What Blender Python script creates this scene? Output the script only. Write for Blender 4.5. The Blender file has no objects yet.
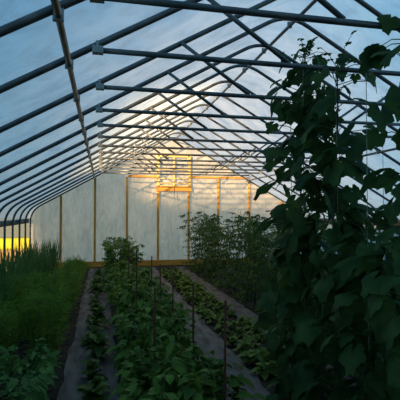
import bpy, math, random
from mathutils import Vector, Matrix
random.seed(7)
PI = math.pi
SC = bpy.context.scene
COL = SC.collection
U = random.uniform

# ------------------------------------------------------------------ helpers
class MB:
    """collects vertices and faces, builds ONE mesh object"""
    def __init__(s): s.v = []; s.f = []
    def add(s, vs, fs):
        n = len(s.v); s.v += [tuple(p) for p in vs]; s.f += [tuple(i + n for i in f) for f in fs]
    def box(s, x0, x1, y0, y1, z0, z1, b=0.0):
        if b <= 0:
            s.add([(x0,y0,z0),(x1,y0,z0),(x1,y1,z0),(x0,y1,z0),(x0,y0,z1),(x1,y0,z1),(x1,y1,z1),(x0,y1,z1)],
                  [(3,2,1,0),(4,5,6,7),(0,1,5,4),(1,2,6,5),(2,3,7,6),(3,0,4,7)]); return
        # chamfered along the two longest-facing outlines (octagonal section along the longest axis)
        d = [x1-x0, y1-y0, z1-z0]; a = d.index(max(d)); o = [i for i in range(3) if i != a]
        lo = [x0,y0,z0]; hi = [x1,y1,z1]
        p, q = o
        sec = [(lo[p]+b,lo[q]),(hi[p]-b,lo[q]),(hi[p],lo[q]+b),(hi[p],hi[q]-b),(hi[p]-b,hi[q]),(lo[p]+b,hi[q]),(lo[p],hi[q]-b),(lo[p],lo[q]+b)]
        vs = []
        for e in (lo[a], hi[a]):
            for (u, w) in sec:
                c = [0,0,0]; c[a] = e; c[p] = u; c[q] = w; vs.append(c)
        fs = [(i,(i+1)%8,8+(i+1)%8,8+i) for i in range(8)] + [tuple(range(7,-1,-1)), tuple(range(8,16))]
        s.add(vs, fs)
    def tube(s, pts, r, n=8, cap=True, r1=None):
        pts = [Vector(p) for p in pts]; m = len(pts); vs = []; fs = []
        t = (pts[1]-pts[0]).normalized()
        ref = Vector((0,0,1)) if abs(t.z) < .9 else Vector((0,1,0))
        u = t.cross(ref).normalized()
        for i, p in enumerate(pts):
            if i == 0: t = pts[1]-pts[0]
            elif i == m-1: t = pts[-1]-pts[-2]
            else: t = pts[i+1]-pts[i-1]
            t = t.normalized(); u = (u - t*u.dot(t)).normalized(); w = t.cross(u)
            rr = r if r1 is None else r + (r1-r)*i/(m-1)
            for k in range(n):
                a = 2*PI*k/n; vs.append(p + u*math.cos(a)*rr + w*math.sin(a)*rr)
        for i in range(m-1):
            for k in range(n):
                fs.append((i*n+k, i*n+(k+1)%n, (i+1)*n+(k+1)%n, (i+1)*n+k))
        if cap: fs += [tuple(range(n-1,-1,-1)), tuple(range((m-1)*n, m*n))]
        s.add(vs, fs)
    def mesh(s, name, mat, smooth=True):
        me = bpy.data.meshes.new(name); me.from_pydata(s.v, [], s.f); me.materials.append(mat)
        if smooth: me.polygons.foreach_set('use_smooth', [True]*len(me.polygons))
        me.update(); return me
    def build(s, name, mat, parent=None, smooth=True):
        return link(name, s.mesh(name, mat, smooth), parent)

def link(name, me, parent=None):
    o = bpy.data.objects.new(name, me); COL.objects.link(o)
    if parent: o.parent = parent
    return o
def tag(o, label, cat, group=None, kind=None):
    o['label'] = label; o['category'] = cat
    if group: o['group'] = group
    if kind: o['kind'] = kind
    return o
def thing(name, label, cat, loc=(0,0,0), rz=0, group=None, sc=1.0):
    o = bpy.data.objects.new(name, None); COL.objects.link(o)
    o.location = loc; o.rotation_euler = (0,0,rz); o.scale = (sc,sc,sc); o.empty_display_size = .1
    return tag(o, label, cat, group)
def struct(o): o['kind'] = 'structure'; return o
ORD = ['nearest','second','third','fourth','fifth','sixth','seventh','eighth','ninth','tenth','eleventh','twelfth','thirteenth',
       'fourteenth','fifteenth','sixteenth','seventeenth','eighteenth','nineteenth','twentieth','twenty-first','twenty-second',
       'twenty-third','twenty-fourth','twenty-fifth','twenty-sixth','twenty-seventh','twenty-eighth','twenty-ninth','thirtieth']

# ------------------------------------------------------------------ materials
def nodes(name):
    m = bpy.data.materials.new(name); m.use_nodes = True; nt = m.node_tree; nt.nodes.clear()
    out = nt.nodes.new('ShaderNodeOutputMaterial'); return m, nt, out
def N(nt, t, **kw):
    n = nt.nodes.new(t)
    for k, v in kw.items():
        if k in n.inputs: n.inputs[k].default_value = v
        else: setattr(n, k, v)
    return n
def noise_col(nt, c0, c1, scale, detail=4, stretch=None, lo=.3, hi=.7, coord='Object'):
    tc = N(nt,'ShaderNodeTexCoord'); no = N(nt,'ShaderNodeTexNoise'); no.inputs['Scale'].default_value = scale; no.inputs['Detail'].default_value = detail
    if stretch:
        mp = N(nt,'ShaderNodeMapping'); mp.inputs['Scale'].default_value = stretch
        nt.links.new(tc.outputs[coord], mp.inputs[0]); nt.links.new(mp.outputs[0], no.inputs['Vector'])
    else: nt.links.new(tc.outputs[coord], no.inputs['Vector'])
    cr = N(nt,'ShaderNodeValToRGB'); cr.color_ramp.elements[0].position = lo; cr.color_ramp.elements[1].position = hi
    cr.color_ramp.elements[0].color = (*c0,1); cr.color_ramp.elements[1].color = (*c1,1)
    nt.links.new(no.outputs['Fac'], cr.inputs[0]); return cr, no
def pbr(name, c0, c1, scale, rough=.7, metal=0, stretch=None, bump=0, spec=.4):
    m, nt, out = nodes(name); cr, no = noise_col(nt, c0, c1, scale, stretch=stretch)
    p = N(nt,'ShaderNodeBsdfPrincipled'); p.inputs['Roughness'].default_value = rough; p.inputs['Metallic'].default_value = metal
    p.inputs['Specular IOR Level'].default_value = spec
    nt.links.new(cr.outputs[0], p.inputs['Base Color'])
    if bump:
        b = N(nt,'ShaderNodeBump'); b.inputs['Strength'].default_value = bump; b.inputs['Distance'].default_value = .02
        nt.links.new(no.outputs['Fac'], b.inputs['Height']); nt.links.new(b.outputs[0], p.inputs['Normal'])
    nt.links.new(p.outputs[0], out.inputs[0]); return m
def leafmat(name, c0, c1, scale=9, rough=.6, trans=.35, spec=.18):
    m, nt, out = nodes(name); cr, no = noise_col(nt, c0, c1, scale, 2)
    p = N(nt,'ShaderNodeBsdfPrincipled'); p.inputs['Roughness'].default_value = rough; p.inputs['Specular IOR Level'].default_value = spec
    t = N(nt,'ShaderNodeBsdfTranslucent'); mx = N(nt,'ShaderNodeMixShader'); mx.inputs[0].default_value = trans
    nt.links.new(cr.outputs[0], p.inputs['Base Color']); nt.links.new(cr.outputs[0], t.inputs['Color'])
    nt.links.new(p.outputs[0], mx.inputs[1]); nt.links.new(t.outputs[0], mx.inputs[2]); nt.links.new(mx.outputs[0], out.inputs[0]); return m
def filmmat(name, col, clear, stretch, scale, bump, var, haze=None, refl=.12):
    """milky greenhouse plastic: part scattering (translucent), part see-through or hazy, creased"""
    m, nt, out = nodes(name)
    cr, no = noise_col(nt, (clear-var,)*3, (clear+var,)*3, scale, 6, stretch, .32, .68)
    no.inputs['Distortion'].default_value = .8
    cc, n2 = noise_col(nt, [c*.72 for c in col], [min(1,c*1.06) for c in col], scale*1.7, 8, [q*1.3 for q in stretch][::-1] if False else stretch, .35, .62)
    n2.inputs['Distortion'].default_value = 1.6
    t = N(nt,'ShaderNodeBsdfTranslucent'); nt.links.new(cc.outputs[0], t.inputs['Color'])
    d = N(nt,'ShaderNodeBsdfPrincipled'); d.inputs['Base Color'].default_value = (*[c*.8 for c in col],1); d.inputs['Roughness'].default_value = .35
    if haze:
        tr = N(nt,'ShaderNodeBsdfRefraction'); tr.inputs['IOR'].default_value = haze[0]; tr.inputs['Roughness'].default_value = haze[1]
    else: tr = N(nt,'ShaderNodeBsdfTransparent')
    tr.inputs['Color'].default_value = (.95,.95,.95,1)
    b = N(nt,'ShaderNodeBump'); b.inputs['Strength'].default_value = bump; b.inputs['Distance'].default_value = .08
    nt.links.new(n2.outputs['Fac'], b.inputs['Height'])
    for q in ((t, d, tr) if haze else (t, d)): nt.links.new(b.outputs[0], q.inputs['Normal'])
    m1 = N(nt,'ShaderNodeMixShader'); m1.inputs[0].default_value = refl
    nt.links.new(t.outputs[0], m1.inputs[1]); nt.links.new(d.outputs[0], m1.inputs[2])
    m2 = N(nt,'ShaderNodeMixShader'); nt.links.new(cr.outputs[0], m2.inputs[0])
    nt.links.new(m1.outputs[0], m2.inputs[1]); nt.links.new(tr.outputs[0], m2.inputs[2])
    nt.links.new(m2.outputs[0], out.inputs[0]); return m

M_ROOF = filmmat('roof_film', (.70,.85,.94), .50, (1.0,1.6,2.2), 1.3, .8, .16)
M_WALL = filmmat('wall_film', (.95,.87,.72), .20, (2.2,1,.8), 1.5, .5, .08, (1.35,.75), .5)
M_STEEL = pbr('galvanised_steel', (.08,.09,.095), (.18,.19,.195), 6, .34, .55)
M_CLAMP = pbr('zinc_clamp', (.30,.31,.30), (.45,.45,.42), 20, .4, .5)
M_WOOD = pbr('pine_wood', (.52,.25,.035), (.68,.38,.07), 5, .7, 0, (6,6,.6), .1)
M_WOODH = pbr('pine_board', (.46,.20,.025), (.66,.34,.06), 5, .7, 0, (.6,6,6), .1)
M_OLDW = pbr('weathered_board', (.10,.07,.035), (.22,.16,.08), 4, .8, 0, (6,.6,6), .2)
M_PALEW = pbr('pale_painted_wood', (.60,.42,.13), (.70,.54,.20), 8, .6)
M_SOIL = pbr('dark_soil', (.018,.012,.009), (.06,.045,.035), 9, .95, 0, None, .9, .1)
M_CLOTH = pbr('weed_cloth', (.085,.067,.06), (.21,.17,.15), 5, .9, 0, (2,.5,1), .4, .1)
M_RUST = pbr('rusty_iron', (.09,.032,.018), (.17,.06,.03), 30, .8, .3)
M_STRING = pbr('jute_string', (.30,.26,.18), (.42,.38,.28), 40, .9)
M_BLACK = pbr('black_plastic', (.015,.015,.016), (.03,.03,.03), 20, .5)
M_YELLOW = pbr('yellow_sheet', (.24,.25,.004), (.30,.31,.006), 3, .6)
M_GRASS = pbr('outside_grass', (.20,.22,.14), (.34,.33,.24), 2, .95)
M_STEM = pbr('green_stem', (.035,.07,.02), (.07,.11,.03), 12, .6)
M_PEP = leafmat('pepper_leaf', (0.0525,0.1010,0.0135), (0.1750,0.2731,0.0394), 7)
M_BEAN = leafmat('bean_leaf', (0.0567,0.1283,0.0267), (0.1607,0.2821,0.0608), 7)
M_TOM = leafmat('tomato_leaf', (0.0385,0.0825,0.0132), (0.1210,0.1980,0.0385), 6, .65)
M_DILL = leafmat('feathery_leaf', (0.0952,0.1777,0.0184), (0.2142,0.3230,0.0398), 6, .7)
M_ONION = leafmat('onion_blade', (0.0504,0.1211,0.0297), (0.1470,0.2422,0.0608), 6, .55, .15)
M_SEED = leafmat('seedling_leaf', (0.0972,0.1530,0.0240), (0.2376,0.3060,0.0576), 12)
M_WEED = leafmat('weed_leaf', (0.0480,0.0960,0.0180), (0.1440,0.2040,0.0360), 12)
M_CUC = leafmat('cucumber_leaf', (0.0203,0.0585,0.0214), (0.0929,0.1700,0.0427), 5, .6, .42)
M_FLOWER = leafmat('yellow_flower', (.5,.4,.05), (.7,.6,.15), 20)
M_FRUIT = pbr('cucumber_skin', (.02,.06,.015), (.04,.10,.02), 15, .45)

# ------------------------------------------------------------------ dimensions
CX, CZ = -2.36, 1.80
W, PEAK, SL = 4.57, 4.40, .56
EAVE = PEAK - SL*W
YW = 14.97                 # far end wall
YB = -3.2                  # end behind the photographer
STEP, Y0R, NR = .955, 2.50, 14
RIBY = [Y0R + STEP*k for k in range(NR-1)] + [YW-.09]
RIBY[0] = 2.56; RIBY[1] = 3.40
TIE_Z, TIE_X = 3.0, 2.36

def fillet(P, L, n=8):
    out = [Vector(P[0])]
    for i in range(1, len(P)-1):
        a, b, c = Vector(P[i-1]), Vector(P[i]), Vector(P[i+1]); l = L[i-1]
        p = b+(a-b).normalized()*l; q = b+(c-b).normalized()*l
        for k in range(n+1):
            t = k/n; out.append(p*(1-t)**2 + b*2*t*(1-t) + q*t*t)
    out.append(Vector(P[-1])); return out
def roofz(x): return PEAK - SL*abs(x)
def profile(off=0.0, z0=0.0):
    k = off*math.sqrt(1+SL*SL); e = PEAK+k-SL*(W+off)
    return fillet([(-W-off,z0),(-W-off,e),(0,PEAK+k),(W+off,e),(W+off,z0)], [.36,.32,.36])

# ------------------------------------------------------------------ setting
f = MB(); f.box(-W-.1, W+.1, YB-.1, YW+.12, -.12, 0); struct(f.build('floor', M_SOIL, None, False))
g = MB(); g.box(-80, 80, -60, 140, -.3, -.06); struct(g.build('ground', M_GRASS, None, False))

def film_sheet(pts, ys, name, mat, billow=.035, seed=1):
    rnd = random.Random(seed); mb = MB(); n = len(pts)
    ph = [rnd.uniform(0,6.28) for _ in range(6)]
    vs = []
    for y in ys:
        fr = ((y-Y0R)/STEP) % 1.0
        b = billow*math.sin(PI*fr)**2
        for i, p in enumerate(pts):
            a, c = pts[max(i-1,0)], pts[min(i+1,n-1)]
            t = (c-a).normalized(); nn = Vector((-t.y, t.x))
            w = b*(.6+.4*math.sin(1.7*i+ph[0]+y)) + .008*math.sin(2.1*y+3*p.x+ph[1])
            q = p + nn*abs(w); vs.append((q.x, y, q.y))
    fs = [(j*n+i, j*n+i+1, (j+1)*n+i+1, (j+1)*n+i) for j in range(len(ys)-1) for i in range(n-1)]
    mb.add(vs, fs); return mb.build(name, mat)
def dense(pts, d):
    out = [pts[0]]
    for a, b in zip(pts, pts[1:]):
        k = max(1, int((b-a).length/d))
        out += [a+(b-a)*(i/k) for i in range(1,k+1)]
    return out
prof = profile(.045)
iL = min(range(len(prof)), key=lambda i: abs(prof[i].y-1.62) + (10 if prof[i].x > 0 else 0))
left_top = Vector((prof[0].x, 1.56)); right_top = Vector((prof[-1].x, 1.56))
roof_pts = dense([left_top]+[p for p in prof[1:-1]]+[right_top], .30)
ys = []; y = YB
while y < YW: ys.append(y); y += STEP/5
ys.append(YW)
struct(film_sheet(roof_pts, ys, 'ceiling', M_ROOF, .03))
struct(film_sheet(dense([right_top, Vector((prof[-1].x, 0.02))], .3), ys, 'wall_right', M_ROOF, .03, 3))

# end walls: a creased plastic sheet cut to the roof outline
def end_wall(name, y, mat, seed):
    rnd = random.Random(seed); P = profile(.03)
    mb = MB(); nx, nz = 90, 44; xs = [-W-.03+(2*W+.06)*i/nx for i in range(nx+1)]
    def top(x):
        for a, b in zip(P, P[1:]):
            if a.x <= x <= b.x and b.x-a.x > 1e-6: return a.y+(b.y-a.y)*(x-a.x)/(b.x-a.x)
        return EAVE-.2
    ph = [rnd.uniform(0,6.28) for _ in range(8)]
    vs = []
    for i, x in enumerate(xs):
        T = top(x)
        for k in range(nz+1):
            z = T*k/nz
            c = .010*math.sin(9*x+2.3*z+ph[0]) + .008*math.sin(5*z-3*x+ph[1]) + .006*math.sin(17*x-6*z+ph[2]) + rnd.uniform(-.004,.004)
            vs.append((x, y+c, z))
    fs = [(i*(nz+1)+k, (i+1)*(nz+1)+k, (i+1)*(nz+1)+k+1, i*(nz+1)+k+1) for i in range(nx) for k in range(nz)]
    mb.add(vs, fs); return struct(mb.build(name, mat))
end_wall('wall_back', YW+.06, M_WALL, 5)
end_wall('wall_front', YB, M_WALL, 8)

# hip board + lower boards on the long sides
for nm, x, z0, z1, mt in (('trim_1', -W-.075, 1.45, 1.59, M_OLDW), ('trim_2', W+.055, 1.45, 1.59, M_OLDW), ('baseboard_left', -W-.075, 0, .22, M_OLDW), ('baseboard_right', W+.07, 0, .22, M_OLDW)):
    b = MB(); b.box(x-.018, x+.018, YB, YW+.02, z0, z1, .004); struct(b.build(nm, mt, None, False))
bb = MB(); bb.box(-W, W, YW-.055, YW-.012, 0, .19, .006); struct(bb.build('baseboard_back', M_WOODH, None, False))

# header beam of the end wall in two lengths
PX = lambda p: CX + YW*((p-200)/445+.22)/(1-.22*(p-200)/445)
for nm, a, b_ in (('trim_3', PX(128), PX(158.5)), ('trim_4', PX(189), PX(250))):
    b = MB(); b.box(a, b_, YW-.05, YW-.012, 2.96, 3.03, .005); struct(b.build(nm, M_WOODH, None, False))

# wooden studs
studs = [(61,'leftmost thin wooden stud on the far plastic end wall'), (95,'second wooden stud from the left on the end wall'),
         (127,'third wooden stud from the left, behind the tall central bushes'), (158,'wooden stud under the left edge of the roof vent'),
         (188.5,'wooden stud under the right edge of the roof vent'), (218,'wooden stud behind the left tomato bushes, first right of the vent'),
         (249,'bright orange wooden stud at the right end of the header beam'), (281,'rightmost wooden stud, half hidden by the cucumber vine')]
for p, lb in studs:
    x = PX(p); zt = min(roofz(x)-.03, 2.96 if 120 < p < 252 else 9)
    if 150 < p < 195: zt = 2.50
    b = MB(); b.box(x-.036, x+.036, YW-.05, YW-.004, .19, zt, .005)
    tag(b.build('wooden_stud', M_WOOD, None, False), lb, 'wall stud', 'wooden studs of the end wall')

# vent window over the centre of the end wall
wx0, wx1 = PX(158), PX(189); wz0, wz1 = 2.66, 3.72; wy = YW-.05
b = MB(); b.box(wx0-.06, wx1+.06, wy-.06, wy+.04, 2.50, 2.66, .008)
win = struct(b.build('window_1', M_WOODH, None, False))
fr = MB()
for x in (wx0, wx1): fr.box(x-.045, x+.045, wy-.03, wy+.02, wz0, wz1, .004)
fr.box(wx0, wx1, wy-.03, wy+.02, wz1-.06, wz1, .004); fr.box(wx0, wx1, wy-.03, wy+.02, wz0, wz0+.04, .004)
fr.build('window_frame', M_PALEW, win, False)
m_ = MB(); xm = (wx0+wx1)/2; m_.box(xm-.026, xm+.026, wy-.02, wy+.015, wz0+.03, wz1-.05); m_.build('mullion', M_PALEW, win, False)
for k in range(6):
    z = wz0+.12+k*.155
    m_ = MB(); m_.box(wx0+.03, wx1-.03, wy-.012, wy+.012, z-.014, z+.014); m_.build('glazing_bar', M_PALEW, win, False)
t = thing('pull_cord', 'short pull cord with white weight hanging below the vent sill', 'cord', (xm, wy-.085, 2.27))
c = MB(); c.tube([(0,0,.09),(0.005,0,.22),(0,.02,.37)], .008, 6); c.build('cord', M_BLACK, t)
c = MB(); c.tube([(0,0,0),(0,0,.03),(0,0,.075),(0,0,.1)], .018, 8, True, .012); c.build('weight', M_CLAMP, t)

# ------------------------------------------------------------------ steel frame
rp = profile(0.0)
for k, y in enumerate(RIBY):
    if k == 0: lb = 'galvanised roof arch nearest the camera, its cross tube along the top edge'
    elif k == NR-1: lb = 'last galvanised roof arch, set against the plastic end wall'
    else: lb = '%s galvanised roof arch from the camera, with cross tube and braces' % ORD[k]
    r = thing('roof_arch', lb, 'greenhouse arch', (0,y,0), 0, 'steel arches of the greenhouse')
    m = MB(); m.tube([(p.x, 0, p.y) for p in rp], .027, 8); m.build('arch_tube', M_STEEL, r)
    if k < NR-1:
        dz = U(-.006,.006)
        zz = TIE_Z+dz; xe = (PEAK-zz)/SL - .11
        m = MB(); m.tube([(-xe,-.055,zz),(-1,-.055,zz-.006),(1,-.055,zz-.006),(xe,-.055,zz)], .022, 8); ct = m.build('cross_tube', M_STEEL, r)
        for s in (-1,1):
            m = MB(); m.box(s*xe-.04, s*xe+.04, -.080, -.026, zz-.028, zz+.028, .005); m.tube([(s*xe,-.04,zz),(s*(xe+.005),-.01,zz+.085)], .012, 6); m.build('end_bracket', M_CLAMP, ct, False)
            m = MB(); m.tube([(s*1.60,-.05,roofz(1.6)-.0),(s*.88,-.05,zz+.012)], .019, 7); m.build('brace', M_STEEL, r)
for x, z, lb in ((-2.604, roofz(2.604)-.056, 'long steel purlin tube running under the arches on the left roof slope'),
                 (0.02, PEAK-.17, 'ridge purlin tube running along the peak of the roof'),
                 (2.59, roofz(2.59)-.058, 'long steel purlin tube running under the arches on the right roof slope')):
    r = thing('purlin_tube', lb, 'purlin', (x, 0, z), 0, 'lengthwise purlins')
    m = MB(); m.tube([(0, YB+.1+ (YW-.2-YB)*i/12, U(-.006,.006)) for i in range(13)], .022, 8); tb = m.build('tube', M_STEEL, r)
    for y in RIBY:
        m = MB(); m.box(-.03, .03, y-.016, y+.016, -.024, .05, .005); m.build('clamp', M_CLAMP, tb, False)

# ------------------------------------------------------------------ paths
def path(name, x0, x1, y0, y1):
    rnd = random.Random(int(x0*100)); mb = MB(); nx, ny = 5, 60; vs = []
    for j in range(ny+1):
        yy = y0+(y1-y0)*j/ny; e0 = rnd.uniform(-.03,.03); e1 = rnd.uniform(-.03,.03)
        for i in range(nx+1):
            xx = x0+e0+(x1-x0+e1-e0)*i/nx
            vs.append((xx, yy, .012+.008*math.sin(3*yy+5*xx)**2 + rnd.uniform(0,.006)))
    n = nx+1
    mb.add(vs, [(j*n+i, j*n+i+1, (j+1)*n+i+1, (j+1)*n+i) for j in range(ny) for i in range(nx)])
    return struct(mb.build(name, M_CLOTH))
path('path', -2.75, -2.47, -1, 14.5)
path('path', -2.42, -2.18, -1, 14.5)
path('path', -1.36, -.72, -1, 14.4)
path('path', -.10, .26, 4, 14.4)

# ------------------------------------------------------------------ plants: leaf builders
def frame(d, roll=0.0):
    d = d.normalized(); s = d.cross(Vector((0,0,1)))
    if s.length < 1e-3: s = Vector((1,0,0))
    s.normalize(); s = Matrix.Rotation(roll, 3, d) @ s; n = s.cross(d); return d, s, n
def leaf(mb, p, d, L, Wd, droop=.5, fold=.25, roll=0.0, prof=((0,.12),(.25,.85),(.55,1),(.82,.55),(1,0))):
    d, s, n = frame(d, roll); vs = []; fs = []
    for t, w in prof:
        c = p + d*(L*t) + Vector((0,0,-1))*(droop*L*t*t)
        h = Wd*.5*w
        if w == 0: vs.append(c); continue
        vs += [c - s*h + n*(h*fold*2), c, c + s*h + n*(h*fold*2)]
    k = len(prof)
    for i in range(k-1):
        a = i*3
        if prof[i+1][1] == 0: fs += [(a,a+1,a+3),(a+1,a+2,a+3)]
        else: fs += [(a,a+1,a+4,a+3),(a+1,a+2,a+5,a+4)]
    mb.add(vs, fs)
SLIM = ((0,.3),(.5,1),(1,0))
def bigleaf(mb, p, d, R, roll=0.0, cup=.18, rnd=random):
    """lobed palm-shaped vine leaf, notched at the stalk; p = stalk end, d = direction of the tip"""
    d, s, n = frame(d, roll); K = 25; ring0 = []; ring1 = []; c0 = p + d*(R*.12)
    for i in range(K):
        a = -PI*.93 + 2*PI*.93*i/(K-1)
        lob = .90 + .10*math.cos(5*a*.97)*(1 if abs(a) < 2.3 else .3)
        tooth = 1 + (.04 if i % 2 else -.03)
        r = R*lob*tooth*(1.12 if abs(a) < .4 else 1.0)*rnd.uniform(.95,1.05)
        for ring, q in ((ring0,.55),(ring1,1.0)):
            rr = r*q; w = (rr/R)**2
            off = n*(-cup*R*w*(.6+.4*math.cos(a*2.5))) + Vector((0,0,-1))*(.30*R*w*(.5+.5*math.cos(a)))
            ring.append(c0 + d*(rr*math.cos(a)) + s*(rr*math.sin(a)) + off)
    vs = [c0] + ring0 + ring1; fs = []
    for i in range(K-1):
        fs += [(0,1+i,2+i),(1+i,1+K+i,2+K+i,2+i)]
    mb.add(vs, fs)
def rdir(rnd, zlo=-.3, zhi=.8):
    a = rnd.uniform(0,2*PI); z = rnd.uniform(zlo,zhi); r = math.sqrt(max(0,1-z*z)); return Vector((r*math.cos(a), r*math.sin(a), z))

def pepper_meshes(seed, H, R, nl, LL, fmat, name):
    rnd = random.Random(seed); st = MB(); fo = MB()
    st.tube([(0,0,-.02),(.01,0,H*.25),(.015,.01,H*.45)], .011, 6)
    tips = []
    for b in range(9):
        a = b*2.4+rnd.uniform(-.3,.3); rr = R*rnd.uniform(.4,.85)
        e = Vector((rr*math.cos(a), rr*math.sin(a), H*rnd.uniform(.65,1.0)))
        s0 = Vector((.012,.005,H*rnd.uniform(.22,.45))); mid = (s0+e)/2 + Vector((0,0,-.04))
        st.tube([s0, mid, e], .007, 5, True, .003); tips.append((s0, mid, e))
    for i in range(nl):
        s0, mid, e = rnd.choice(tips); t = rnd.uniform(.15,1.05)
        c = s0*(1-t)**2 + mid*2*t*(1-t) + e*t*t + Vector((rnd.uniform(-.05,.05), rnd.uniform(-.05,.05), rnd.uniform(-.05,.05)))
        o = Vector((c.x, c.y, 0)); d = (o.normalized() if o.length > .01 else rdir(rnd)) + rdir(rnd,-.5,.7)*.9
        L = LL*rnd.uniform(.7,1.3)
        leaf(fo, c, d, L, L*.55, rnd.uniform(.2,.7), .22, rnd.uniform(-.5,.5))
    return st.mesh('stem', M_STEM), fo.mesh('foliage', fmat)
def tomato_meshes(seed, H, R, nf=80, fm=None):
    rnd = random.Random(seed); st = MB(); fo = MB()
    for b in range(4):
        a = b*1.6+rnd.uniform(-.3,.3); pts = []
        for k in range(6):
            t = k/5; pts.append(Vector((R*.6*t*math.cos(a)+rnd.uniform(-.03,.03), R*.6*t*math.sin(a)+rnd.uniform(-.03,.03), H*(.9+.1*(b%2))*t)))
        pts[0].z = -.02
        st.tube(pts, .010, 5, True, .004)
        for q in range(nf//4):
            t = rnd.uniform(.06,1.0); i = min(4,int(t*5)); p = pts[i].lerp(pts[i+1], t*5-i)
            d = rdir(rnd,-.25,.5); L = R*rnd.uniform(.45,.95)*(1.15-.55*t)
            e = p + d*L; e.z -= L*.25
            e.z = max(e.z, .03)
            st.tube([p, (p+e)/2+Vector((0,0,.03)), e], .004, 3, False, .002)
            for u in range(7):
                w = .25+.75*u/6; c = p.lerp(e, w)+Vector((0,0,.02)); sd = d.cross(Vector((0,0,1))).normalized()*(1 if u%2 else -1)
                dd = d*.4 + sd*rnd.uniform(.3,1) + Vector((0,0,rnd.uniform(-.5,.2)))
                if u == 6: dd = d
                l = rnd.uniform(.05,.09); leaf(fo, c, dd, l, l*.6, rnd.uniform(.3,.8), .15, rnd.uniform(-.6,.6), ((0,.2),(.4,1),(1,0)))
    return st.mesh('stem', M_STEM), fo.mesh('foliage', fm or M_TOM)
def dill_meshes(seed, H, R):
    rnd = random.Random(seed); st = MB(); fo = MB()
    for b in range(16):
        a = rnd.uniform(0,2*PI); rr = R*math.sqrt(rnd.uniform(0,1)); hh = H*rnd.uniform(.75,1.0)*(1-.25*(rr/R)**2)
        p0 = Vector((rr*.3*math.cos(a), rr*.3*math.sin(a), -.02)); p1 = Vector((rr*math.cos(a), rr*math.sin(a), hh))
        mid = (p0+p1)/2+Vector((0,0,.06)); st.tube([p0,mid,p1], .005, 4, True, .002)
        for q in range(55):
            t = rnd.uniform(.12,1.02); c = p0*(1-t)**2+mid*2*t*(1-t)+p1*t*t
            d = rdir(rnd,-.1,.9); L = rnd.uniform(.07,.17)
            for u in range(3):
                d2 = d + rdir(rnd,-.5,.9)*.55
                leaf(fo, c + d*L*.3*u, d2, L*.6, .009, .35, 0, rnd.uniform(0,3), SLIM)
    return st.mesh('stem', M_STEM), fo.mesh('foliage', M_DILL)
def onion_mesh(seed, H):
    rnd = random.Random(seed); fo = MB()
    fo.tube([(0,0,-.02),(0,0,.1),(0,0,.25)], .016, 6, True, .012)
    for b in range(15):
        a = rnd.uniform(0,2*PI); L = H*rnd.uniform(.6,1.05); lean = rnd.uniform(.05,.35)
        d = Vector((math.cos(a)*lean, math.sin(a)*lean, 1))
        leaf(fo, Vector((0,0,rnd.uniform(.05,.2))), d, L, .022, rnd.uniform(-.02,.16), .3, rnd.uniform(0,3), ((0,1),(.35,1),(.7,.8),(1,0)))
    return fo.mesh('onion_plant', M_ONION)
def rosette_mesh(name, seed, nl, L0, mat, up):
    rnd = random.Random(seed); fo = MB(); fo.tube([(0,0,-.015),(0,0,L0*.3),(0,0,L0*.7)], .004, 5, True, .002)
    for i in range(nl):
        a = i*2.4+rnd.uniform(-.3,.3); d = Vector((math.cos(a), math.sin(a), rnd.uniform(.1,up))); L = L0*rnd.uniform(.7,1.2)
        leaf(fo, Vector((0,0,rnd.uniform(.1,.7)*L0)), d, L, L*.55, .5, .2, rnd.uniform(-.3,.3))
    return fo.mesh(name, mat)
def plant(name, label, cat, x, y, meshes, group, sc=1.0, rz=None):
    r = thing(name, label, cat, (x,y,0), U(0,6.28) if rz is None else rz, group, sc)
    for me in meshes: link(me.name.split('.')[0], me, r)
    return r

# central bed: two lines of peppers, taller at the far end
PEP = [pepper_meshes(20+i, .66, .30, 180, .112, M_PEP, 'p') for i in range(4)]
for xl, side in ((-1.96,'left'), (-1.60,'right')):
    yy = 2.55; k = 0
    while yy < 9.6:
        sc = U(.92,1.08)*(1+.012*(yy-3))
        plant('pepper_plant', ('leafy green pepper plant, %s in the %s line of the central bed' % (ORD[k], side)) if k else 'leafy green pepper plant nearest the camera in the %s line of the central bed' % side,
              'pepper plant', xl+U(-.04,.04), yy, PEP[(k*3+(side=='left'))%4], 'pepper plants of the central bed', sc)
        yy += .48+.02*k*.4; k += 1
TALL = [tomato_meshes(50+i, 1.12, .25, 84, M_PEP) for i in range(3)]
for i, (x, y, sc, lb) in enumerate(((-2.06,10.1,1.0,'left front'),(-1.66,10.3,.98,'right front'),(-2.14,11.2,1.05,'left middle'),(-1.70,11.5,1.03,'right middle'),(-2.12,12.6,1.0,'left rear'),(-1.72,12.9,1.0,'right rear'))):
    plant('tomato_bush', 'tall green bush at the far end of the central bed, %s one' % lb, 'bush', x, y, TALL[i%3], 'tall bushes ending the central bed', sc)

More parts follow.
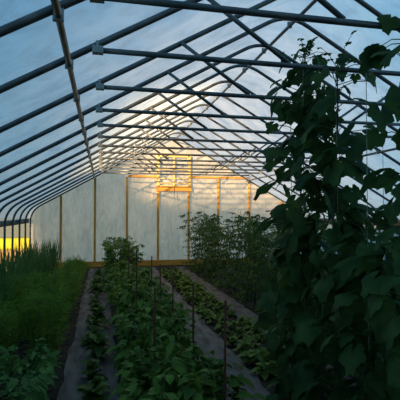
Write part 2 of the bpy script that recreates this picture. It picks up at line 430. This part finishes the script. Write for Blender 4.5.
# left bed: broad-leaved plants near, feathery bushes behind
BEAN = [pepper_meshes(80+i, .50, .30, 130, .10, M_BEAN, 'b') for i in range(3)]
sp = [(-2.98,3.75),(-3.42,3.7),(-2.98,4.2),(-3.44,4.25),(-3.05,4.65),(-3.5,4.75),(-3.86,4.4),(-3.9,4.9)]
for i, (x, y) in enumerate(sp):
    row = ['nearest','second','third','last'][min(i//2,3)] if i < 6 else ['third','last'][i-6]
    ln = 'path-side line' if i in (0,2,4) else ('middle line' if i < 6 else 'outer line')
    lb = {0:'broad-leaved bean plant beside the left path, nearest the camera',1:'broad-leaved bean plant in the bottom left corner of the left bed',
          2:'broad-leaved bean plant beside the left path, second from the camera',3:'broad-leaved bean plant behind the one in the bottom left corner',
          4:'broad-leaved bean plant beside the left path, touching the feathery bushes',5:'broad-leaved bean plant in mid bed, under the feathery bushes',
          6:'outermost near broad-leaved bean plant on the left frame edge',7:'outermost far broad-leaved bean plant on the left frame edge'}[i]
    plant('bean_plant', lb, 'bean plant', x, y, BEAN[i%3], 'broad-leaved plants of the left bed', U(.92,1.08))
DILL = [dill_meshes(100+i, .96, .27) for i in range(3)]
for ln, xl in (('path-side', -3.02), ('middle', -3.46)):
    for k in range(6):
        plant('feathery_bush', '%s feathery green bush from the camera in the %s line of the left bed' % (ORD[k] if k else 'first', ln), 'herb bush',
              xl+U(-.05,.05), 5.3+.62*k+(0 if ln=='middle' else .15), DILL[k%3], 'feathery bushes of the left bed', U(.78,1.1)*(1-.01*k))
LOW = [dill_meshes(120+i, .5, .28) for i in range(2)]
for k in range(8):
    plant('feathery_bush', '%s low feathery plant beyond the tall feathery bushes by the left path' % (ORD[k] if k else 'first'), 'herb bush', -3.05+U(-.05,.05), 9.1+.6*k, LOW[k%2], 'low feathery plants of the left bed', U(.75,1.15))
ON = [onion_mesh(140+i, 1.12) for i in range(5)]
for ln, xl in (('inner', -3.72), ('middle', -4.0), ('outer', -4.28)):
    for k in range(20):
        o = link('onion_plant', ON[random.randrange(5)]); o.location = (xl+U(-.05,.05), 6.0+.43*k+U(-.06,.06), 0); o.rotation_euler = (0,0,U(0,6.28)); s = U(.9,1.1)*(1.04-.008*k); o.scale = (s,s,s)
        tag(o, '%s tall spiky onion plant from the camera in the %s line along the left side' % (ORD[k] if k else 'first', ln), 'onion plant', 'onion plants along the left side')

# weeds in the strip between the two left cloths
WD = [rosette_mesh('weed', 160+i, 16, .13, M_WEED, 1.6) for i in range(3)]
for k in range(22):
    o = link('weed', WD[k%3]); o.location = (-2.45+U(-.05,.05), 3.6+.44*k+U(-.1,.1), .015); o.rotation_euler = (0,0,U(0,6)); s = U(1.0,2.0); o.scale = (s,s,s*1.2)
    tag(o, '%s small weed from the camera in the strip between the left path cloths' % (ORD[k] if k else 'first'), 'weed', 'weeds between the left path cloths')
# low seedlings right of the centre path
SD = [rosette_mesh('seedling', 180+i, 18, .13, M_SEED, 1.3) for i in range(4)]
for ln, xl in (('left', -.60), ('middle', -.40), ('right', -.20)):
    for k in range(24):
        o = link('seedling', SD[random.randrange(4)]); o.location = (xl+U(-.05,.05), 4.7+.38*k+U(-.08,.08), 0); o.rotation_euler = (0,0,U(0,6)); s = U(.85,1.5); o.scale = (s,s,s)
        tag(o, '%s pale green seedling in the %s line right of the centre path' % (ORD[k] if k else 'first', ln), 'seedling', 'low seedlings right of the centre path')

# tomatoes
TOM = [tomato_meshes(200+i, 1.72, .46, 120) for i in range(4)]
for k in range(9):
    plant('tomato_plant', '%s tall tomato plant from the camera in the line before the end wall' % (ORD[k] if k else 'first'), 'tomato plant', .52+U(-.06,.06), 7.2+.80*k, TOM[k%4], 'tomato plants right of the seedlings', (1.02,.9,1.06,.96)[k%4])
for k in range(9):
    plant('tomato_plant', '%s tomato plant from the camera in the row behind the cucumber vines' % (ORD[k] if k else 'first'), 'tomato plant', 2.1+U(-.08,.08), 5.2+.95*k, TOM[(k+1)%4], 'tomato plants of the right-hand row', U(.85,.98))

# stakes in the central bed
for i, (x, y, h, lb) in enumerate(((-1.50,3.08,1.17,'thin rusty stake nearest the camera, beside the grey path'),(-1.50,4.19,1.11,'second rusty stake from the camera on the path side of the pepper bed'),
        (-1.50,5.5,1.05,'third rusty stake from the camera on the path side of the pepper bed'),(-1.50,6.67,1.02,'fourth rusty stake from the camera on the path side of the pepper bed'),
        (-1.50,7.9,1.02,'fifth rusty stake from the camera on the path side of the pepper bed'),(-1.90,3.95,1.13,'rusty stake nearest the camera among the middle of the peppers'),
        (-1.90,6.1,1.28,'tall rusty stake farther off among the middle of the peppers'),(-1.88,8.3,1.2,'rusty stake just before the tall bushes of the central bed'))):
    b = MB(); q = [(0,0,-.03)]+[(U(-.006,.006),U(-.006,.006),h*t) for t in (.3,.6,1)]; b.tube(q, .0095, 6)
    o = b.build('garden_stake', M_RUST); o.location = (x,y,0); tag(o, lb, 'stake', 'rusty stakes of the central bed')

# ------------------------------------------------------------------ cucumber vines
def vine(label, x, y, H, R, nl, LR, seed, lean=(0,0), zlo=.05, fruit=0, flowers=0, string=True, bulge=None, tops=3):
    rnd = random.Random(seed); r = thing('cucumber_vine', label, 'cucumber vine', (x,y,0), 0, 'cucumber vines on strings')
    st = MB(); fo = MB(); n = 14; pts = []
    for k in range(n+1):
        t = k/n; pts.append(Vector((lean[0]*t+.03*math.sin(9*t+seed), lean[1]*t+.03*math.cos(8*t+seed), -.02+(H+.02)*t)))
    st.tube(pts, .013, 6, True, .006)
    def at(t):
        i = min(n-1, int(t*n)); return pts[i].lerp(pts[i+1], t*n-i)
    for i in range(nl):
        t = zlo + (1-zlo)*(i+rnd.random())/nl
        p = at(t); wid = R*(bulge(t) if bulge else 1.0)
        d = rdir(rnd,-.2,.35); L = wid*math.sqrt(rnd.uniform(.02,1))
        e = p + d*L + Vector((0,0,.05-.12*L))
        st.tube([p, (p+e)/2+Vector((0,0,.03)), e], .004, 4, False, .003)
        dd = Vector((d.x,d.y,0))*rnd.uniform(.35,1) + Vector((0,0,-rnd.uniform(.15,1.0))) + rdir(rnd,-.2,.2)*.35
        s = LR*rnd.uniform(.6,1.15)*(1 if t < .9 else .75)
        bigleaf(fo, e, dd, s, rnd.uniform(-1.1,1.1), rnd.uniform(.05,.35), rnd)
    for q in range(tops):                      # young shoots and tendrils at the top
        p = at(1.0); d = rdir(rnd,.2,.9); L = rnd.uniform(.12,.3)
        tp = [p, p+d*L*.5+Vector((0,0,.03)), p+d*L]
        st.tube(tp, .004, 4, False, .002)
        for u in range(3): bigleaf(fo, p+d*L*(.4+.3*u), rdir(rnd,-.6,.4), LR*rnd.uniform(.25,.4), 0, .2, rnd)
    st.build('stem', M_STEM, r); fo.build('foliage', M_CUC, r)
    if flowers:
        for q in range(flowers):
            fl = MB(); t = rnd.uniform(.45,.95); p = at(t)+rdir(rnd,-.2,.4)*R*.8
            for a in range(5): leaf(fl, p, Vector((math.cos(a*1.257),math.sin(a*1.257),.5)), .03, .022, .3, .1)
            fl.build('flower', M_FLOWER, r)
    for q in range(fruit):
        fb = MB(); t = rnd.uniform(.35,.7); p = at(t)+rdir(rnd,-.1,.1)*.12; L = rnd.uniform(.14,.2)
        prof = [(0,.3),(.06,.75),(.3,1),(.7,1),(.93,.75),(1,.25)]
        vs = []; fs = []
        for (a, w) in prof:
            for k in range(8): vs.append((p.x+.017*w*math.cos(k*PI/4)+.01*math.sin(3*a), p.y+.017*w*math.sin(k*PI/4), p.z-L*a))
        for i in range(len(prof)-1):
            for k in range(8): fs.append((i*8+k, i*8+(k+1)%8, (i+1)*8+(k+1)%8, (i+1)*8+k))
        fb.add(vs, fs+[tuple(range(8)), tuple(range(47,39,-1))]); fb.build('cucumber', M_FRUIT, r)
    if string:
        s = MB(); s.tube([(x+.03,y+.03,0),(x+.02+lean[0]*.5,y+.02,H*.5),(x+lean[0],y+lean[1],max(H,2.95))], .003, 4)
        tag(s.build('trellis_string', M_STRING), ('string carrying the ' + label) if len(label.split()) < 13 else 'string carrying the cucumber vine at the right frame edge', 'string', 'trellis strings of the vines')
    return r
big = lambda t: .55+.75*(1-t) if t < .8 else .9
vine('tall cucumber vine left of its twin, climbing past the second cross tube', -.62, 3.68, 3.20, .31, 190, .108, 301, (0.02,0), .05, 4, 3, True, lambda t: 1.15-.05*t, 6)
vine('tall cucumber vine right of its twin, climbing to the cross tube', -.55, 3.24, 2.98, .27, 150, .105, 302, (.05,.05), .05, 3, 3, True, lambda t: 1.2-.1*t, 4)
vine('cucumber vine at the right frame edge with leaves hanging from the top corner', -.50, 2.50, 3.35, .24, 66, .105, 303, (.06,0), .10, 2, 2, True, lambda t: 1.4-.5*t, 3)
vine('half-height cucumber vine just left of the tall pair', -.52, 4.10, 1.75, .24, 55, .115, 304, (-.02,0), .05, 2, 3, True, lambda t: 1.2-.6*t, 4)
vine('low cucumber vine between the tall pair and the frame edge', -.52, 2.86, 1.72, .36, 70, .12, 305, (.02,0), .05, 1, 2, True, lambda t: 1.2-.5*t, 3)
vine('low cucumber vine in the second row behind the near vines', .35, 3.9, 1.55, .45, 80, .12, 306, (0,0), .05, 1, 0, True, lambda t: 1.2-.5*t, 3)
vine('second-row cucumber vine behind the tall pair', .45, 4.9, 1.7, .45, 80, .12, 307, (0,0), .05, 0, 0, True, lambda t: 1.2-.5*t, 3)
vine('farthest cucumber vine of the second row, next to the tomatoes', .5, 6.0, 1.7, .45, 80, .12, 308, (0,0), .05, 0, 0, True, lambda t: 1.2-.5*t, 3)

# thin cords slung under the roof at the right
b = MB(); b.tube([(.2,3.4,2.98),(.55,3.45,3.12),(.95,3.5,3.42),(1.2,3.5,3.72)], .004, 4); tag(b.build('cord', M_BLACK), 'thin dark cord slung from the second cross tube up to the right roof', 'cord')

# yellow sheet outside the open left side
t = thing('yellow_tarp', 'bright yellow covered stack outside, seen through the open left side', 'tarp', (-5.9,16.2,0), .12)
b = MB(); b.box(-1.1, 1.1, -.35, .35, .54, .92, .04); b.build('cover', M_YELLOW, t, False)
b = MB(); b.box(-1.06, 1.06, -.31, .31, -.06, .55, .01); b.build('stack', M_OLDW, t, False)

# ------------------------------------------------------------------ sky and light
w = bpy.data.worlds.new('evening_sky'); SC.world = w; w.use_nodes = True; nt = w.node_tree; nt.nodes.clear()
out = nt.nodes.new('ShaderNodeOutputWorld'); bg = nt.nodes.new('ShaderNodeBackground'); nt.links.new(bg.outputs[0], out.inputs[0])
tc = nt.nodes.new('ShaderNodeTexCoord'); sep = nt.nodes.new('ShaderNodeSeparateXYZ'); nt.links.new(tc.outputs['Generated'], sep.inputs[0])
ramp = nt.nodes.new('ShaderNodeValToRGB'); nt.links.new(sep.outputs['Z'], ramp.inputs[0]); e = ramp.color_ramp.elements
e[0].position = 0; e[0].color = (.30,.38,.38,1); e[1].position = 1; e[1].color = (.17,.38,.58,1)
k = e.new(.12); k.color = (.15,.31,.42,1); k = e.new(.4); k.color = (.12,.30,.48,1)
def glow(az, el, power, col):
    sd = Vector((math.sin(az)*math.cos(el), math.cos(az)*math.cos(el), math.sin(el)))
    nrm = nt.nodes.new('ShaderNodeVectorMath'); nrm.operation = 'NORMALIZE'; nt.links.new(tc.outputs['Generated'], nrm.inputs[0])
    dp = nt.nodes.new('ShaderNodeVectorMath'); dp.operation = 'DOT_PRODUCT'; nt.links.new(nrm.outputs[0], dp.inputs[0]); dp.inputs[1].default_value = sd
    mx = nt.nodes.new('ShaderNodeMath'); mx.operation = 'MAXIMUM'; nt.links.new(dp.outputs['Value'], mx.inputs[0]); mx.inputs[1].default_value = 0
    pw = nt.nodes.new('ShaderNodeMath'); pw.operation = 'POWER'; nt.links.new(mx.outputs[0], pw.inputs[0]); pw.inputs[1].default_value = power
    sc = nt.nodes.new('ShaderNodeVectorMath'); sc.operation = 'SCALE'; sc.inputs[0].default_value = col; nt.links.new(pw.outputs[0], sc.inputs['Scale'])
    return sc
def addv(a, b):
    n = nt.nodes.new('ShaderNodeVectorMath'); n.operation = 'ADD'; nt.links.new(a, n.inputs[0]); nt.links.new(b, n.inputs[1]); return n.outputs[0]
s = addv(ramp.outputs[0], glow(math.radians(18), math.radians(10), 24, (.78,.47,.24)).outputs[0])
s = addv(s, glow(math.radians(8), math.radians(2), 20, (.26,.22,.14)).outputs[0])
s = addv(s, glow(math.radians(45), math.radians(28), 5, (.14,.33,.44)).outputs[0])
nt.links.new(s, bg.inputs['Color']); bg.inputs['Strength'].default_value = 1.0

SH, SE = math.radians(38), math.radians(8.0)          # low evening sun from behind left, let through a gap between unseen added trees
sun = bpy.data.lights.new('evening_sun', 'SUN'); so = bpy.data.objects.new('evening_sun', sun); COL.objects.link(so)
sun.energy = 23.0; sun.color = (1.0,.66,.34); sun.angle = math.radians(1.6)
so.rotation_euler = Vector((math.sin(SH)*math.cos(SE), math.cos(SH)*math.cos(SE), -math.sin(SE))).to_track_quat('-Z','Y').to_euler()
so.location = (-12,-14,6)
def across(q, s_): return Vector((math.cos(SH)*q+math.sin(SH)*s_, -math.sin(SH)*q+math.cos(SH)*s_, 0))
def blob(mb, c, rx, ry, rz, rnd):
    nu, nv = 18, 11; vs = []
    for v in range(nv+1):
        for u in range(nu):
            a, b = 2*PI*u/nu, PI*v/nv; k = 1+.05*rnd.uniform(-1,1)
            vs.append((c[0]+rx*k*math.sin(b)*math.cos(a), c[1]+ry*k*math.sin(b)*math.sin(a), c[2]+rz*k*math.cos(b)))
    mb.add(vs, [(v*nu+u, v*nu+(u+1)%nu, (v+1)*nu+(u+1)%nu, (v+1)*nu+u) for v in range(nv) for u in range(nu)])
def sunblocker(label, q0, q1, H, seed):  # unseen trunk-and-crown shape, added outside to hold back the sun
    rnd = random.Random(seed); c = across((q0+q1)/2, -22); r = thing('tree_sunblocker', label, 'sunblocker', tuple(c)); hw = (q1-q0)/2
    m = MB(); m.tube([(0,0,-.1),(.1,0,1.5),(0,.1,H*.6)], .35, 10, True, .2); m.build('trunk', M_OLDW, r)
    m = MB()
    ax = Vector((math.cos(SH), -math.sin(SH), 0))
    for k in range(7):
        p = ax*(hw*(-.8+1.6*k/6)); R_ = max(.7, hw*.30)
        blob(m, (p.x,p.y,H*.30), R_, R_, H*.32, rnd); blob(m, (p.x,p.y,H*.68), R_, R_, H*.30, rnd)
    m.build('crown', M_TOM, r)
sunblocker('broad tree added out of view to shade the near half of the tunnel', -4.6, 9, 11.5, 1)
sunblocker('narrow tree added out of view to shade the left of the end wall', -12.6, -10.6, 10, 2)
hd = MB(); rr = random.Random(4)  # leafy bank out of view, added to cut off the lowest sun rays
for k in range(15):
    c = across(-11.4+k*.7, -22); blob(hd, (c.x,c.y,1.6), 1.0, 1.0, 2.2, rr); blob(hd, (c.x,c.y,4.6), 1.1, 1.1, 2.4, rr)
tag(hd.build('sunbreak', M_TOM), 'tall hedge added out of view to block low sun between the two trees', 'sunbreak')

# ------------------------------------------------------------------ camera
cam = bpy.data.cameras.new('camera'); co = bpy.data.objects.new('camera', cam); COL.objects.link(co)
cam.sensor_width = 36; cam.lens = 445/400*36; cam.clip_end = 500
co.location = (CX, 0, CZ); co.rotation_euler = (PI/2+math.atan(12/445), 0, -math.atan(.22))
SC.camera = co
SC.view_settings.view_transform = 'Standard'; SC.view_settings.look = 'None'; SC.view_settings.gamma = 1
SC.view_settings.use_curve_mapping = False; SC.view_settings.exposure = 0.0
